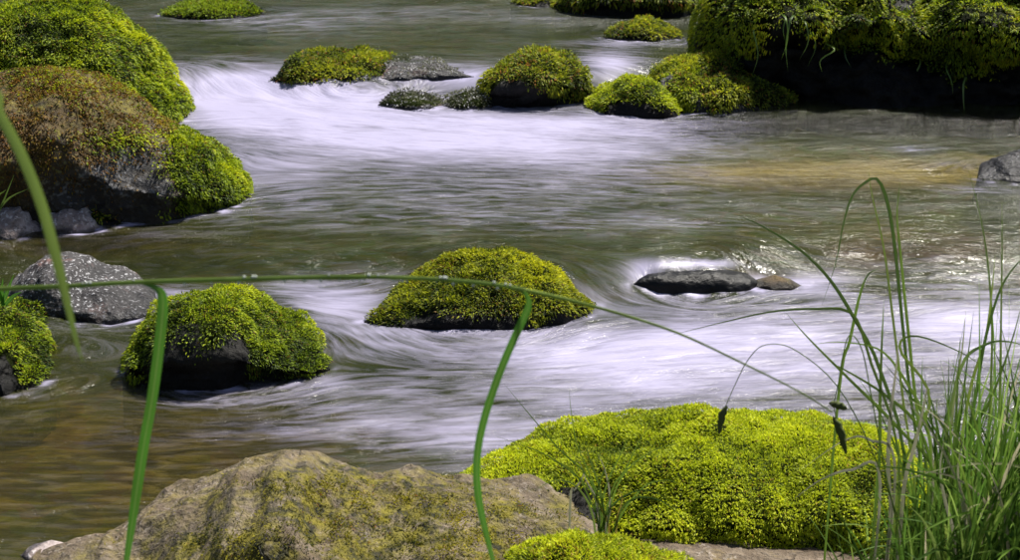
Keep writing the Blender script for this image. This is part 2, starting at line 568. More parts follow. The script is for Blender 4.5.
fin = b.n('ShaderNodeMixShader')
b.set(fin.inputs[0], fac)
nt.links.new(wsh.outputs[0], fin.inputs[1])
nt.links.new(fd.outputs[0], fin.inputs[2])
nt.links.new(fin.outputs[0], out.inputs[0])
tag(link('water', wat_me, m), kind='structure')

# ------------------------------------------------------------------ boulders
YEL = dict(a=(0.54, 0.57, 0.014), b=(0.22, 0.31, 0.012), c=(0.022, 0.042, 0.006), rust=(0.20, 0.12, 0.02), rustp=0.04)
BRT = dict(a=(0.66, 0.69, 0.020), b=(0.42, 0.50, 0.018), c=(0.06, 0.10, 0.010), rust=(0.34, 0.25, 0.03), rustp=0.04)
OLV = dict(a=(0.46, 0.46, 0.02), b=(0.18, 0.23, 0.015), c=(0.024, 0.036, 0.008), rust=(0.28, 0.13, 0.03), rustp=0.08)
BRN = dict(a=(0.30, 0.23, 0.018), b=(0.17, 0.10, 0.02), c=(0.055, 0.032, 0.012), rust=(0.22, 0.10, 0.02), rustp=0.2)
GRY = dict(a=(0.18, 0.19, 0.09), b=(0.12, 0.125, 0.09), c=(0.05, 0.05, 0.04), rust=(0.42, 0.42, 0.42), rustp=0.2)


def moss_mesh(name, G, N, mask, cov, L, W, pal, droop=0.7, stand=0.8, clump=0.012, cfreq=22, rand=0.55):
    a, bb, c, d = G[:-1, :-1], G[1:, :-1], G[1:, 1:], G[:-1, 1:]
    area = 0.5 * np.linalg.norm(np.cross(c - a, d - bb), axis=-1)
    mq = 0.25 * (mask[:-1, :-1] + mask[1:, :-1] + mask[1:, 1:] + mask[:-1, 1:])
    pt = 0.25 * (a + bb + c + d)
    nq = N[:-1, :-1]
    face = np.einsum('ijk,ijk->ij', nq, EYE - pt)
    wgt = area * mq * np.where(face > -0.2, 1.0, 0.35)
    tot = wgt.sum()
    L, W = L * 0.5, W * 0.56
    n = int(cov * 0.66 * tot / (L * W))
    if n < 10:
        return None
    cum = np.cumsum(wgt.ravel()) / tot
    k = np.searchsorted(cum, rng.random(n)).clip(0, cum.size - 1)
    i, j = np.unravel_index(k, wgt.shape)
    s, t = rng.random((2, n))[:, :, None]
    P = (G[i, j] * (1 - s) + G[i + 1, j] * s) * (1 - t) + (G[i, j + 1] * (1 - s) + G[i + 1, j + 1] * s) * t
    nn = N[i, j] * (1 - s) + N[i + 1, j] * s
    nn /= np.linalg.norm(nn, axis=1)[:, None] + 1e-9
    cl = perlin(P * cfreq)
    cl2 = perlin(P * cfreq * 0.33 + 5)
    P = P + nn * (clump * np.maximum(0.7 + cl * 0.9 + cl2, 0.1))[:, None]
    down = np.array([0, 0, -1.0])
    tang = down - nn * (nn @ down)[:, None]
    lat = np.stack([perlin(P * 9 + 3), perlin(P * 9 + 31), perlin(P * 9 + 61)], 1)
    d0 = nn * stand + tang * droop + lat * 0.5 + rng.normal(size=(n, 3)) * rand * 0.6
    d0 /= np.linalg.norm(d0, axis=1)[:, None]
    d1 = d0 + down * 0.55 * (0.3 + np.linalg.norm(tang, axis=1))[:, None] + rng.normal(size=(n, 3)) * 0.25
    d1 /= np.linalg.norm(d1, axis=1)[:, None]
    sd = np.cross(d0, nn + rng.normal(size=(n, 3)) * 0.45)
    sd /= np.linalg.norm(sd, axis=1)[:, None] + 1e-9
    l = L * (0.55 + 0.9 * rng.random(n))[:, None] * (1 + 0.5 * cl[:, None])
    ww = W * (0.6 + 0.8 * rng.random(n))[:, None] * 0.5
    base = P - nn * L * 0.15
    mid = base + d0 * l * 0.55
    tip = mid + d1 * l * 0.5
    V = np.stack([base - sd * ww * .6, base + sd * ww * .6, mid + sd * ww, mid - sd * ww, tip], 1).reshape(-1, 3)
    o = np.arange(n)[:, None] * 5
    loops = np.concatenate([o + np.array([[0, 1, 2, 3, 3, 2, 4]])], 1).ravel()
    starts = (np.arange(n)[:, None] * 7 + np.array([[0, 4]])).ravel()
    tots = np.tile([4, 3], n)
    me = raw_mesh(name, V, loops, starts, tots, smooth=False)
    r = np.clip(rng.random(n) * 0.7 + 0.4 * cl2 + 0.3 * cl + 0.45 * perlin(P * 4 + 9) + 0.02, 0, 1)[:, None]
    ca, cb, cc = (np.array(pal[q]) for q in 'abc')
    tint = np.where(r > 0.4, cb + (ca - cb) * (r - 0.4) / 0.6, cc + (cb - cc) * r / 0.4)
    isr = (rng.random(n) < pal['rustp'] * (0.4 + 1.6 * sstep(-0.1, 0.4, perlin(P * 6 + 40))))[:, None]
    tint = np.where(isr, np.array(pal['rust']), tint)
    tint = tint * (0.8 + 0.4 * rng.random((n, 1)))
    rgba = np.concatenate([tint, np.ones((n, 1))], 1)
    rgba = np.repeat(rgba, 5, 0)
    at = me.attributes.new('tint', 'FLOAT_COLOR', 'POINT')
    at.data.foreach_set('color', rgba.astype(np.float32).ravel())
    return me


FROTH = []


def boulder(name, label, cat, top, bot, depth, mat, moss=None, e=2.2, lump=0.05, freq=3.0, fine=0.012, ffreq=11, nx=110, ny=90,
            undercut=None, wetline=0.10, group=None, sink=0.16, seed=0.0, sharp=0.0, back=1.0, front_only=False, stain=None, bare=None, facets=0, froth=0.9):
    """loft: every cross-section stands on the waterline 'bot' (photo pixels) and rises to the crest under 'top'"""
    bot = [tuple(q) for q in bot]
    top = [bot[0]] + [tuple(q) for q in top] + [bot[-1]]
    th = np.linspace(0, math.pi, nx)
    u = 0.5 - 0.5 * np.cos(th)
    u = 0.35 * np.linspace(0, 1, nx) + 0.65 * u
    cx = bot[0][0] + (bot[-1][0] - bot[0][0]) * u
    g = ground(cx, poly(bot, cx))
    Wd = g[-1, 0] - g[0, 0]
    d = depth * np.clip(1 - np.abs(2 * u - 1) ** 2.4, 0, 1) ** 0.5
    room = ground(cx, poly(top, cx))[:, 1] - g[:, 1]      # the crest must lie clearly above the water plane
    d = np.minimum(d, 0.5 * np.maximum(room, 0.004))
    s = np.linspace(-1, 1, ny)
    ang = np.abs(s) * math.pi / 2
    fy = np.sin(ang) ** (2 / e)
    fz = np.cos(ang) ** (2 / e)
    fz[0] = fz[-1] = 0
    base_f = 1.0
    fyf = fy.copy()
    if undercut:
        hu, amt = undercut
        cut = 1 - amt * sstep(hu + 0.16, hu - 0.12, fz)
        fyf = np.where(s < 0, fy * cut, fy)
        base_f = 1 - amt
    yy = np.where(s < 0, -fyf, fy * back)
    crest = g[:, 1] + d * base_f
    zb = g[:, 2]
    H = np.maximum(at_y(cx, poly(top, cx), crest)[:, 2], zb + 0.004)

    H0 = H.copy()

    def shape(H):
        G = np.zeros((nx, ny, 3))
        G[..., 0] = ((cx - 510) / FPX * (crest * FWD[1] + (H - CAM_Z) * FWD[2]))[:, None]
        G[..., 1] = crest[:, None] + d[:, None] * yy[None]
        G[..., 2] = zb[:, None] + (H - zb)[:, None] * fz[None]
        return G
    disp = None
    for it in range(9):
        G = shape(H)
        if disp is None:
            N = grid_normals(G)
            N = np.where(N[..., 2:3].mean() < 0, -N, N)
            q = G + seed * 3.7 + 11.0
            amp = np.minimum(np.minimum(1, (1 - np.abs(2 * u - 1)) * 6), (H - zb) / 0.12)[:, None]
            nz = lump * (fbm(q * freq, 3)) * 0.8
            if sharp:
                nz = nz - (sharp * np.abs(perlin(q * freq * 2.2 + 7)) - sharp * 0.3) * (1 if not front_only else 0.25 + 2.2 * sstep(0.1, 0.5, -s)[None])
            nz = nz + fine * fbm(q * ffreq, 4, 0.55)
            disp = N * (nz * amp)[..., None]
            if facets:                                   # plane cuts: broad broken faces
                D0 = G + disp
                rr = np.random.default_rng(int(seed) + 100)
                for _ in range(facets):
                    a_, b_ = rr.integers(int(nx * .2), int(nx * .8)), rr.integers(int(ny * .08), int(ny * .5))
                    nv = N[a_, b_] + rr.normal(size=3) * 0.22
                    nv /= np.linalg.norm(nv)
                    over = (D0 - D0[a_, b_]) @ nv + rr.uniform(0.002, 0.009)
                    near = np.exp(-(np.linalg.norm(D0 - D0[a_, b_], axis=-1) / 0.17) ** 4)
                    D0 = D0 - nv * (np.maximum(over, 0) * near * 0.92)[..., None]
                disp = D0 - G
        G = G + disp
        if it == 8:
            break
        qx, qy, dep = project(G)
        qy = np.where((fz > 0.55)[None], qy, 1e6)
        k = np.argmin(qy, axis=1)
        r_ = np.arange(nx)
        ex = qx[r_, k]
        tpx = (moss.get('clump', .012) * 0.9 + moss['L'] * 0.2) * FPX / dep[r_, k] if (moss and moss['line'][0][1] > 0) else 0
        err = qy[r_, k] - tpx - poly(top, ex)          # px, positive: crest too low
        H = np.clip(H + 0.8 * err * dep[r_, k] / FPX, zb + 0.6 * (H0 - zb), zb + 1.5 * (H0 - zb) + 0.01)
    # skirt below the waterline on both sides
    ks = 5
    f0 = G[:, :1] + np.linspace(1, 0.2, ks)[None, :, None] * np.array([0, -0.25, -1.0]) * sink
    b0 = G[:, -1:] + np.linspace(0.2, 1, ks)[None, :, None] * np.array([0, 0.25, -1.0]) * sink
    G = np.concatenate([f0, G, b0], 1)
    N = grid_normals(G)
    if N[nx // 2, ny // 2 + ks, 2] < 0:
        N = -N
        flip = True
    else:
        flip = False
    qx, qy, dep = project(G)
    hz = G[..., 2] - zb[:, None]
    mask = np.zeros(G.shape[:2])
    if moss:
        line = poly(moss['line'], qx)
        nz = fbm(G * 7 + seed, 3)
        mask = sstep(-1, 1, (line - qy) / moss.get('soft', 6) + 1.6 * nz)
        mask *= sstep(0.0, 0.008, hz)
        for (mx, my, sx, sy, amt) in moss.get('holes', []):
            gg = np.exp(-0.5 * (((qx - mx) / sx) ** 2 + ((qy - my) / sy) ** 2)) * amt
            mask *= np.clip(1 - gg * (1 + 1.2 * nz), 0, 1)
        for (mx, my, sx, sy, amt) in moss.get('adds', []):
            gg = np.exp(-0.5 * (((qx - mx) / sx) ** 2 + ((qy - my) / sy) ** 2)) * amt
            mask = np.maximum(mask, np.clip(gg * (1 + 1.4 * nz), 0, 1) * sstep(0.0, 0.02, hz))
    wet = sstep(wetline, wetline * 0.35, hz + 0.03 * fbm(G * 9, 2))
    stv = np.zeros(G.shape[:2])
    for (mx, my, sx, sy, amt) in stain or []:
        stv = np.maximum(stv, np.clip(np.exp(-0.5 * (((qx - mx) / sx) ** 2 + ((qy - my) / sy) ** 2)) * amt * (1 + 1.2 * fbm(G * 12, 3)), 0, 1))
    bav = np.zeros(G.shape[:2])
    for (mx, my, sx, sy, amt) in bare or []:
        bav = np.maximum(bav, np.clip(np.exp(-0.5 * (((qx - mx) / sx) ** 2 + ((qy - my) / sy) ** 2)) * amt * (1 + 1.2 * fbm(G * 9, 3)), 0, 1))
    if froth:
        FROTH.append((g[::2, :2].copy(), froth))
    c0 = g[nx // 2]
    root = empty(name, (float(c0[0]), float(crest[nx // 2]), float(c0[2] - sink * 0.9)))
    off = np.array(root.location)
    me = grid_mesh(name + '_stone', G - off, {'moss': np.clip(mask, 0, 1), 'wet': wet, 'stain': stv, 'bare': bav}, flip=flip)
    st = link('stone', me, mat, root)
    if moss:
        mm = moss_mesh('moss', G, N, mask, moss.get('cov', 4.0), moss['L'], moss['W'], moss.get('pal', YEL),
                       moss.get('droop', 0.7), moss.get('stand', 0.8), moss.get('clump', 0.012), moss.get('cfreq', 22), moss.get('rand', 0.55))
        if mm:
            co = np.zeros(len(mm.vertices) * 3, np.float32)
            mm.vertices.foreach_get('co', co)
            mm.vertices.foreach_set('co', (co.reshape(-1, 3) - off).astype(np.float32).ravel())
            tag(link('moss', mm, M_moss, root), kind='stuff')
        for q, (pal2, spec) in enumerate(moss.get('more', [])):
            mk = np.zeros(G.shape[:2])
            nz = fbm(G * spec.get('nf', 8) + 3 + seed, 3)
            for (mx, my, sx, sy, amt) in spec['areas']:
                mk = np.maximum(mk, np.clip(np.exp(-0.5 * (((qx - mx) / sx) ** 2 + ((qy - my) / sy) ** 2)) * amt * (1 + 1.8 * nz), 0, 1))
            mk *= sstep(0.0, 0.02, hz)
            mm = moss_mesh('moss', G, N, mk, spec.get('cov', 2.0), spec['L'], spec['W'], pal2, spec.get('droop', .7), spec.get('stand', .8), spec.get('clump', .006), 25, .6)
            if mm:
                co = np.zeros(len(mm.vertices) * 3, np.float32)
                mm.vertices.foreach_get('co', co)
                mm.vertices.foreach_set('co', (co.reshape(-1, 3) - off).astype(np.float32).ravel())
                tag(link(spec.get('name', 'moss'), mm, M_moss, root), kind='stuff')
    tag(root, label, cat, group)
    root['_'] = 0
    del root['_']
    return root, G, N


HANG = []
# --- left bank group
boulder('mossy_boulder', 'tall rounded boulder thick with shaggy green moss behind the brown boulder', 'boulder',
        [(-60, 40), (-20, 15), (20, 0), (60, -6), (95, -3), (118, 8), (140, 26), (158, 52), (172, 78), (183, 98)],
        [(-110, 118), (-40, 132), (60, 136), (140, 134), (180, 127), (188, 116)], 0.55, R_dark,
        dict(line=[(-200, 128), (120, 128), (175, 122), (190, 118)], soft=4, L=0.028, W=0.0095, cov=4.0, droop=0.75, clump=0.02, cfreq=14), e=2.3, lump=0.06, seed=1)
boulder('lichen_boulder', 'broad brown boulder with thin rusty moss and a bright mossy right shoulder', 'boulder',
        [(-90, 120), (-40, 88), (0, 72), (40, 67), (78, 70), (108, 79), (138, 96), (160, 116), (178, 127), (200, 137), (222, 150), (236, 172), (245, 188)],
        [(-130, 200), (-60, 226), (20, 231), (120, 225), (180, 222), (215, 213), (238, 206), (249, 197)], 0.42, R_brown,
        dict(line=[(-200, 0), (150, 0), (168, 100), (176, 170), (190, 218), (260, 210)], soft=5, L=0.022, W=0.0078, cov=4.4, pal=YEL,
             adds=[(120, 142, 22, 7, .6), (182, 180, 11, 34, 1.3)],
             more=[(BRN, dict(areas=[(70, 100, 90, 28, .95), (100, 120, 60, 20, .9), (20, 140, 60, 26, .8), (-20, 120, 60, 40, .8)], L=0.018, W=0.009, cov=2.6, droop=.5, stand=.45, name='brown_moss')),
                   (YEL, dict(areas=[(100, 84, 60, 12, .7), (40, 80, 40, 10, .6), (130, 105, 30, 12, .6)], L=0.02, W=0.007, cov=1.2))]),
        e=2.5, lump=0.05, fine=0.02, undercut=(0.36, 0.2), seed=2, wetline=0.13, bare=[(135, 178, 34, 20, 1.6), (90, 195, 30, 14, 1.2), (160, 160, 14, 20, 1.2)], stain=[(60, 90, 70, 18, .7), (110, 110, 40, 14, .7)], facets=14)
boulder('pale_stone', 'small pinkish stone at the left waterline below the brown boulder', 'stone',
        [(-30, 214), (0, 207), (20, 206), (34, 214)], [(-40, 232), (-10, 240), (20, 240), (42, 232)], 0.10, R_pale, lump=0.05, fine=0.025, nx=60, ny=50, seed=3, wetline=0.02, sharp=.02)
boulder('pale_stone', 'small pale grey stone beside a tuft of moss below the brown boulder', 'stone',
        [(52, 210), (70, 204), (88, 206), (96, 216)], [(40, 230), (60, 233), (82, 232), (100, 228)], 0.09, R_pale, lump=0.04, fine=0.025, nx=60, ny=50, seed=4, wetline=0.02, sharp=.02)
boulder('mossy_stone', 'little moss tufted stone wedged under the brown boulder', 'stone',
        [(88, 206), (102, 203), (116, 210)], [(82, 224), (100, 227), (118, 225), (128, 221)], 0.07, R_dark,
        dict(line=[(0, 222), (200, 220)], soft=5, L=0.022, W=0.007, cov=2.5, pal=OLV), nx=50, ny=40, seed=5, wetline=0.02)
boulder('speckled_stone', 'low grey speckled stone in the stream, bare of moss, below the brown boulder', 'stone',
        [(12, 282), (30, 268), (50, 255), (68, 251), (88, 255), (108, 266), (126, 279), (142, 292), (152, 304)],
        [(4, 298), (30, 314), (70, 321), (115, 322), (145, 319), (158, 312)], 0.20, R_grey, e=2.2, lump=0.03, fine=0.012, seed=6, wetline=0.045, sharp=.015)
boulder('mossy_boulder', 'steep moss covered boulder cut off by the picture edge in the brown pool', 'boulder',
        [(-60, 310), (-20, 300), (5, 301), (22, 318), (34, 342), (42, 366)],
        [(-120, 380), (-50, 398), (0, 400), (25, 397), (40, 388), (49, 374)], 0.26, R_dark,
        dict(line=[(-200, 360), (-20, 352), (5, 352), (18, 380), (30, 392), (60, 390)], soft=7, L=0.018, W=0.006, cov=4.2, droop=1.0, clump=0.016), e=2.4, lump=0.05, seed=7)
boulder('mossy_stone', 'small mossy knob behind the steep boulder in the brown pool', 'stone',
        [(4, 300), (18, 296), (32, 302), (42, 314)], [(-20, 322), (10, 332), (32, 333), (46, 327)], 0.10, R_dark,
        dict(line=[(-100, 326), (60, 324)], soft=4, L=0.022, W=0.007, cov=3.5, pal=YEL), nx=50, ny=40, seed=8)
# --- middle
boulder('mossy_boulder', 'dome of yellow green moss standing in dark water beside the grey speckled stone', 'boulder',
        [(136, 350), (148, 326), (166, 304), (190, 290), (220, 285), (245, 287), (270, 295), (290, 312), (304, 335), (316, 357)],
        [(122, 368), (140, 382), (180, 389), (230, 390), (280, 384), (312, 378), (330, 369)], 0.24, R_dark,
        dict(line=[(0, 376), (135, 374), (165, 348), (200, 338), (240, 345), (262, 376), (290, 383), (400, 370)], soft=14, L=0.017, W=0.0056, cov=4.4, droop=0.85, clump=0.015), e=2.3, lump=0.035, seed=9, undercut=(.4, .22))
boulder('mossy_boulder', 'wide yellow moss mound in the white water at the middle of the stream', 'boulder',
        [(378, 312), (398, 290), (418, 269), (445, 254), (480, 247), (505, 246), (530, 254), (552, 266), (568, 282), (582, 298)],
        [(364, 322), (395, 328), (450, 331), (510, 330), (560, 323), (588, 314), (596, 305)], 0.28, R_dark,
        dict(line=[(300, 326), (380, 325), (410, 318), (450, 312), (500, 318), (530, 322), (600, 315)], soft=8, L=0.019, W=0.006, cov=4.4, droop=0.8, clump=0.013,
             pal=dict(YEL, a=(0.60, 0.58, 0.014), b=(0.25, 0.29, 0.012), rustp=0.05)), e=2.1, lump=0.03, seed=10)
boulder('sunken_rock', 'smooth dark wet hump with white water sliding over its back', 'rock',
        [(639, 279), (648, 274), (668, 271), (700, 270), (728, 270), (746, 273), (755, 279)],
        [(634, 284), (660, 290), (690, 293), (725, 293), (748, 290), (760, 284)], 0.11, R_black, e=2.5, lump=0.045, fine=0.014, seed=11, wetline=0.5, froth=1.0)
boulder('sunken_rock', 'reddish brown rock just breaking the surface by the smooth dark hump', 'rock',
        [(758, 279), (775, 275), (790, 279)], [(750, 287), (768, 291), (788, 290), (802, 286)], 0.08, R_brown, e=2.2, lump=0.03, nx=50, ny=40, seed=12, wetline=0.03, facets=3)
# --- far row
boulder('mossy_rock', 'long low rock with a mossy back and a bare grey speckled end', 'rock',
        [(276, 76), (288, 60), (302, 50), (330, 49), (360, 50), (385, 53), (410, 52), (435, 56), (452, 64), (464, 72)],
        [(268, 81), (300, 85), (350, 82), (400, 80), (440, 79), (474, 77)], 0.30, R_grey,
        dict(line=[(200, 82), (340, 81), (378, 78), (392, 58), (400, 30), (500, 20)], soft=5, L=0.030, W=0.010, cov=4.0, pal=OLV, clump=0.02, cfreq=12,
             more=[(GRY, dict(areas=[(420, 66, 30, 9, .6)], L=.022, W=.009, cov=1.2, name='grey_moss'))]), e=2.3, lump=0.05, fine=0.02, seed=13, wetline=0.03)
boulder('speckled_stone', 'low grey green stone in white water before the bare end of the long rock', 'stone',
        [(392, 93), (412, 89), (432, 93)], [(378, 105), (400, 109), (430, 109), (448, 105)], 0.13, R_grey,
        dict(line=[(300, 106), (500, 106)], soft=4, L=0.022, W=0.009, cov=1.3, pal=GRY), nx=60, ny=50, seed=14, wetline=0.01, fine=.02)
boulder('speckled_stone', 'little grey green stone touching the foot of the dark fronted mossy dome', 'stone',
        [(452, 96), (466, 87), (480, 88), (490, 96)], [(442, 106), (462, 109), (482, 109), (496, 105)], 0.12, R_grey,
        dict(line=[(300, 106), (500, 106)], soft=4, L=0.022, W=0.009, cov=1.6, pal=GRY), nx=60, ny=50, seed=15, wetline=0.01, fine=.02)
boulder('mossy_boulder', 'olive mossy dome with a dark bare front beside the small waterfall', 'boulder',
        [(482, 84), (492, 72), (508, 57), (525, 49), (548, 47), (568, 50), (580, 62), (588, 82)],
        [(470, 98), (490, 105), (530, 108), (570, 106), (588, 102), (596, 95)], 0.33, R_dark,
        dict(line=[(400, 98), (490, 96), (502, 84), (520, 78), (545, 84), (560, 98), (600, 98)], soft=5, L=0.032, W=0.0105, cov=4.0, pal=OLV, droop=.9, clump=.02, cfreq=12), e=2.4, lump=0.05, seed=16, undercut=(.4, .2))
boulder('mossy_boulder', 'bright green moss dome below the small waterfall, with a dark hollow front', 'boulder',
        [(594, 98), (606, 84), (622, 76), (640, 73), (656, 79), (668, 92)],
        [(585, 108), (605, 115), (640, 118), (670, 117), (684, 110)], 0.24, R_dark,
        dict(line=[(500, 112), (600, 111), (612, 104), (640, 101), (660, 110), (700, 112)], soft=4, L=0.028, W=0.009, cov=4.5, clump=.016, cfreq=14,
             pal=dict(BRT, a=(0.45, 0.48, 0.014))), e=2.3, lump=0.04, seed=17)
boulder('mossy_boulder', 'long sloping olive boulder with a bare grey patch beside the huge overhanging boulder', 'boulder',
        [(656, 66), (672, 57), (700, 52), (725, 50), (745, 55), (765, 66), (780, 80), (790, 92)],
        [(645, 104), (680, 112), (715, 114), (750, 110), (780, 105), (798, 100)], 0.42, R_grey,
        dict(line=[(600, 112), (720, 112), (800, 103)], soft=5, L=0.032, W=0.0095, cov=3.8, pal=OLV, droop=1.0, clump=.015, cfreq=14,
             holes=[(668, 86, 7, 10, 1.6), (700, 107, 7, 6, 1.0)],
             more=[(YEL, dict(areas=[(690, 95, 13, 9, 1.3), (672, 66, 18, 8, .9)], L=.03, W=.0095, cov=3.5))]), e=2.1, lump=0.05, seed=18)
boulder('mossy_stone', 'small brownish mossy stone ringed with white froth near the tree shaded top bank', 'stone',
        [(612, 32), (624, 24), (645, 20), (662, 24), (674, 32)], [(602, 38), (625, 41), (655, 42), (684, 38)], 0.22, R_dark,
        dict(line=[(500, 39), (700, 39)], soft=3, L=0.03, W=0.010, cov=3.8, pal=OLV), nx=70, ny=50, seed=19)
boulder('mossy_stone', 'green mossy stone alone in the upper stream behind the tall rounded boulder', 'stone',
        [(166, 12), (185, 2), (208, -3), (232, 0), (250, 9)], [(156, 16), (185, 19), (215, 20), (245, 19), (266, 15)], 0.30, R_dark,
        dict(line=[(100, 17), (300, 17)], soft=3, L=0.034, W=0.011, cov=4.0, pal=dict(YEL, a=(.22, .28, .02))), nx=70, ny=50, seed=20)
boulder('mossy_rock', 'dark rock ledge with hanging moss at the top of the stream', 'rock',
        [(560, -10), (590, -30), (630, -36), (670, -32), (696, -16)], [(548, 6), (575, 14), (630, 17), (680, 17), (712, 10)], 0.45, R_dark,
        dict(line=[(500, 4), (575, 12), (600, 2), (640, 4), (680, 8), (720, 12)], soft=4, L=0.045, W=0.012, cov=3.5, pal=OLV, droop=1.1), undercut=(.3, .2), nx=80, ny=60, seed=21)
boulder('mossy_rock', 'low mossy rock lapped by froth left of the dark ledge', 'rock',
        [(522, -4), (545, -10), (565, -6)], [(510, 4), (535, 8), (560, 8), (580, 4)], 0.25, R_dark,
        dict(line=[(400, 5), (600, 5)], soft=3, L=0.035, W=0.011, cov=3.5, pal=OLV), nx=60, ny=40, seed=22)
big, GB, NBm = boulder('overhanging_boulder', 'huge overhanging boulder with a thick golden moss mantle above a black hollow', 'boulder',
        [(699, 12), (706, -8), (725, -24), (790, -40), (880, -46), (960, -42), (1060, -36), (1160, -10), (1210, 40)],
        [(694, 60), (715, 88), (760, 100), (840, 103), (930, 104), (1020, 104), (1110, 100), (1190, 88), (1225, 70)], 1.0, R_dark,
        dict(line=[(600, 52), (695, 52), (750, 52), (764, 34), (780, 14), (800, 22), (830, 44), (880, 54), (925, 64), (958, 84), (985, 72), (1020, 66), (1100, 70), (1200, 70)], soft=8,
             L=0.031, W=0.010, cov=3.5, pal=dict(YEL, a=(0.56, 0.52, 0.014)), droop=0.9, clump=0.035, cfreq=9, holes=[(995, 22, 9, 5, 1.6), (905, 5, 16, 4, 1.2)]),
        e=1.75, lump=0.2, freq=1.8, fine=0.05, undercut=(0.55, 0.42), nx=170, ny=130, seed=23, wetline=0.7)
hq, hv, hd = project(GB)
for (sx_, sy_, ln_) in ((756, 26, .22), (768, 24, .16), (780, 14, .12), (786, 16, .20), (793, 16, .26), (800, 18, .24), (806, 22, .18), (822, 40, .12), (842, 44, .10), (915, 58, .16), (948, 66, .14), (964, 76, .16)):
    cost = (hq - sx_) ** 2 + (hv - sy_) ** 2 + 1e4 * ((GB * NBm).sum(-1) * 0 + (NBm[..., 1] > 0))
    i_, j_ = np.unravel_index(np.argmin(cost), cost.shape)
    p_ = GB[i_, j_] + NBm[i_, j_] * 0.02
    P = np.array([p_, p_ + [random.gauss(0, .02), -0.06, -0.02], p_ + [random.gauss(0, .03), -0.09, -ln_ * 0.55], p_ + [random.gauss(0, .04), -0.10, -ln_]])
    HANG.append((P, 0.005 + 0.005 * random.random()))
boulder('speckled_stone', 'dark speckled stone ringed by ripples beneath the huge overhanging boulder', 'stone',
        [(990, 166), (1002, 156), (1020, 149), (1045, 150), (1062, 164)], [(978, 178), (1000, 184), (1030, 186), (1055, 184), (1072, 176)], 0.18, R_grey,
        lump=0.03, fine=0.015, nx=70, ny=60, seed=24, wetline=0.12)

# --- foreground bank
boulder('foreground_rock', 'large tan rock with olive moss stains lying on the near bank', 'rock',
        [(40, 549), (70, 545), (105, 534), (140, 514), (180, 490), (215, 474), (250, 457), (285, 449), (318, 451), (345, 464), (380, 473), (420, 484), (455, 493), (490, 495), (530, 493), (562, 499), (590, 515), (608, 532)],
        [(24, 566), (100, 610), (200, 645), (300, 655), (400, 650), (500, 630), (580, 595), (628, 560)], 0.30, R_tan,
        dict(line=[(-100, 0), (800, 0)], L=0.012, W=0.004, cov=1.5, pal=OLV,
             more=[(dict(OLV, a=(.36, .31, .012), b=(.16, .15, .01), rustp=.02), dict(areas=[(310, 490, 40, 8, .5), (400, 500, 60, 9, .5), (260, 545, 50, 12, .6), (440, 540, 60, 14, .6), (480, 515, 50, 8, .5), (340, 530, 60, 12, .5)], L=0.010, W=0.0042, cov=2.2, nf=22, clump=.004, stand=.5))]),
        stain=[(310, 495, 80, 26, 1.3), (400, 505, 90, 26, 1.4), (500, 525, 70, 22, 1.1), (240, 545, 80, 24, 1.2), (430, 545, 100, 26, 1.3), (180, 550, 50, 14, .8), (500, 520, 40, 14, .6), (330, 575, 170, 30, 1.5)],
        e=2.3, lump=0.05, freq=3.2, fine=0.020, ffreq=10, nx=300, ny=200, seed=25, wetline=0.02, sharp=0.03, front_only=True, facets=22, sink=.3, froth=0)
boulder('speckled_stone', 'small pale speckled stone tucked against the end of the large tan rock', 'stone',
        [(30, 546), (45, 543), (60, 546)], [(20, 556), (40, 566), (58, 566), (72, 556)], 0.05, R_pale, nx=50, ny=40, lump=.02, fine=.015, seed=26, wetline=0.01)
boulder('foreground_rock', 'flat pale tan rock along the front of the bright moss cushion', 'rock',
        [(640, 540), (680, 539), (740, 542), (800, 549), (860, 556), (900, 563)], [(610, 560), (660, 590), (740, 610), (840, 605), (920, 575)], 0.15, R_tan,
        lump=0.03, fine=0.018, nx=120, ny=80, seed=27, wetline=0.01, sharp=.02)
boulder('moss_cushion', 'low fluffy moss patch at the meeting of the two tan rocks', 'moss',
        [(500, 556), (520, 545), (550, 535), (585, 530), (620, 535), (655, 546), (685, 556)], [(482, 600), (530, 645), (590, 660), (650, 650), (705, 610)], 0.14, R_tan,
        dict(line=[(0, 700), (1020, 700)], soft=5, L=0.018, W=0.0042, cov=4.5, pal=dict(BRT, rustp=.1), stand=1.2, droop=.2, rand=.9, clump=.008, cfreq=30), nx=80, ny=60, lump=.02, seed=28, wetline=.01)
boulder('moss_cushion', 'big bright yellow green moss cushion mounded over a rock beside the grass clump', 'moss',
        [(468, 478), (490, 469), (520, 454), (550, 438), (580, 422), (610, 412), (650, 407), (700, 404), (740, 408), (790, 412), (830, 416), (860, 424), (890, 440), (930, 470), (960, 505)],
        [(452, 490), (500, 520), (560, 545), (640, 552), (720, 556), (800, 562), (880, 566), (950, 556), (985, 530)], 0.30, R_dark,
        dict(line=[(0, 560), (600, 520), (660, 545), (700, 555), (1020, 565)], soft=8, L=0.015, W=0.0046, cov=5.0, pal=BRT, stand=0.9, droop=.55, rand=.8, clump=0.016, cfreq=16, holes=[(575, 505, 20, 14, 1.0)]),
        e=2.0, lump=0.025, nx=160, ny=120, seed=29, wetline=.01)

# ------------------------------------------------------------------ trees on the far bank (they darken the water's reflections)
M_tree = leaf_material('tree_leaf', 0.3, 0.6)
m, nt, out = new_mat('bark')
b = NB(nt)
p = b.n('ShaderNodeBsdfPrincipled')
b.set(p.inputs['Base Color'], b.mix(b.noise(b.scaled(6, 6, 1.2), 4, 6), (0.03, 0.022, 0.016), (0.12, 0.095, 0.07)))
p.inputs['Roughness'].default_value = 0.9
nt.links.new(p.outputs[0], out.inputs[0])
M_bark = m


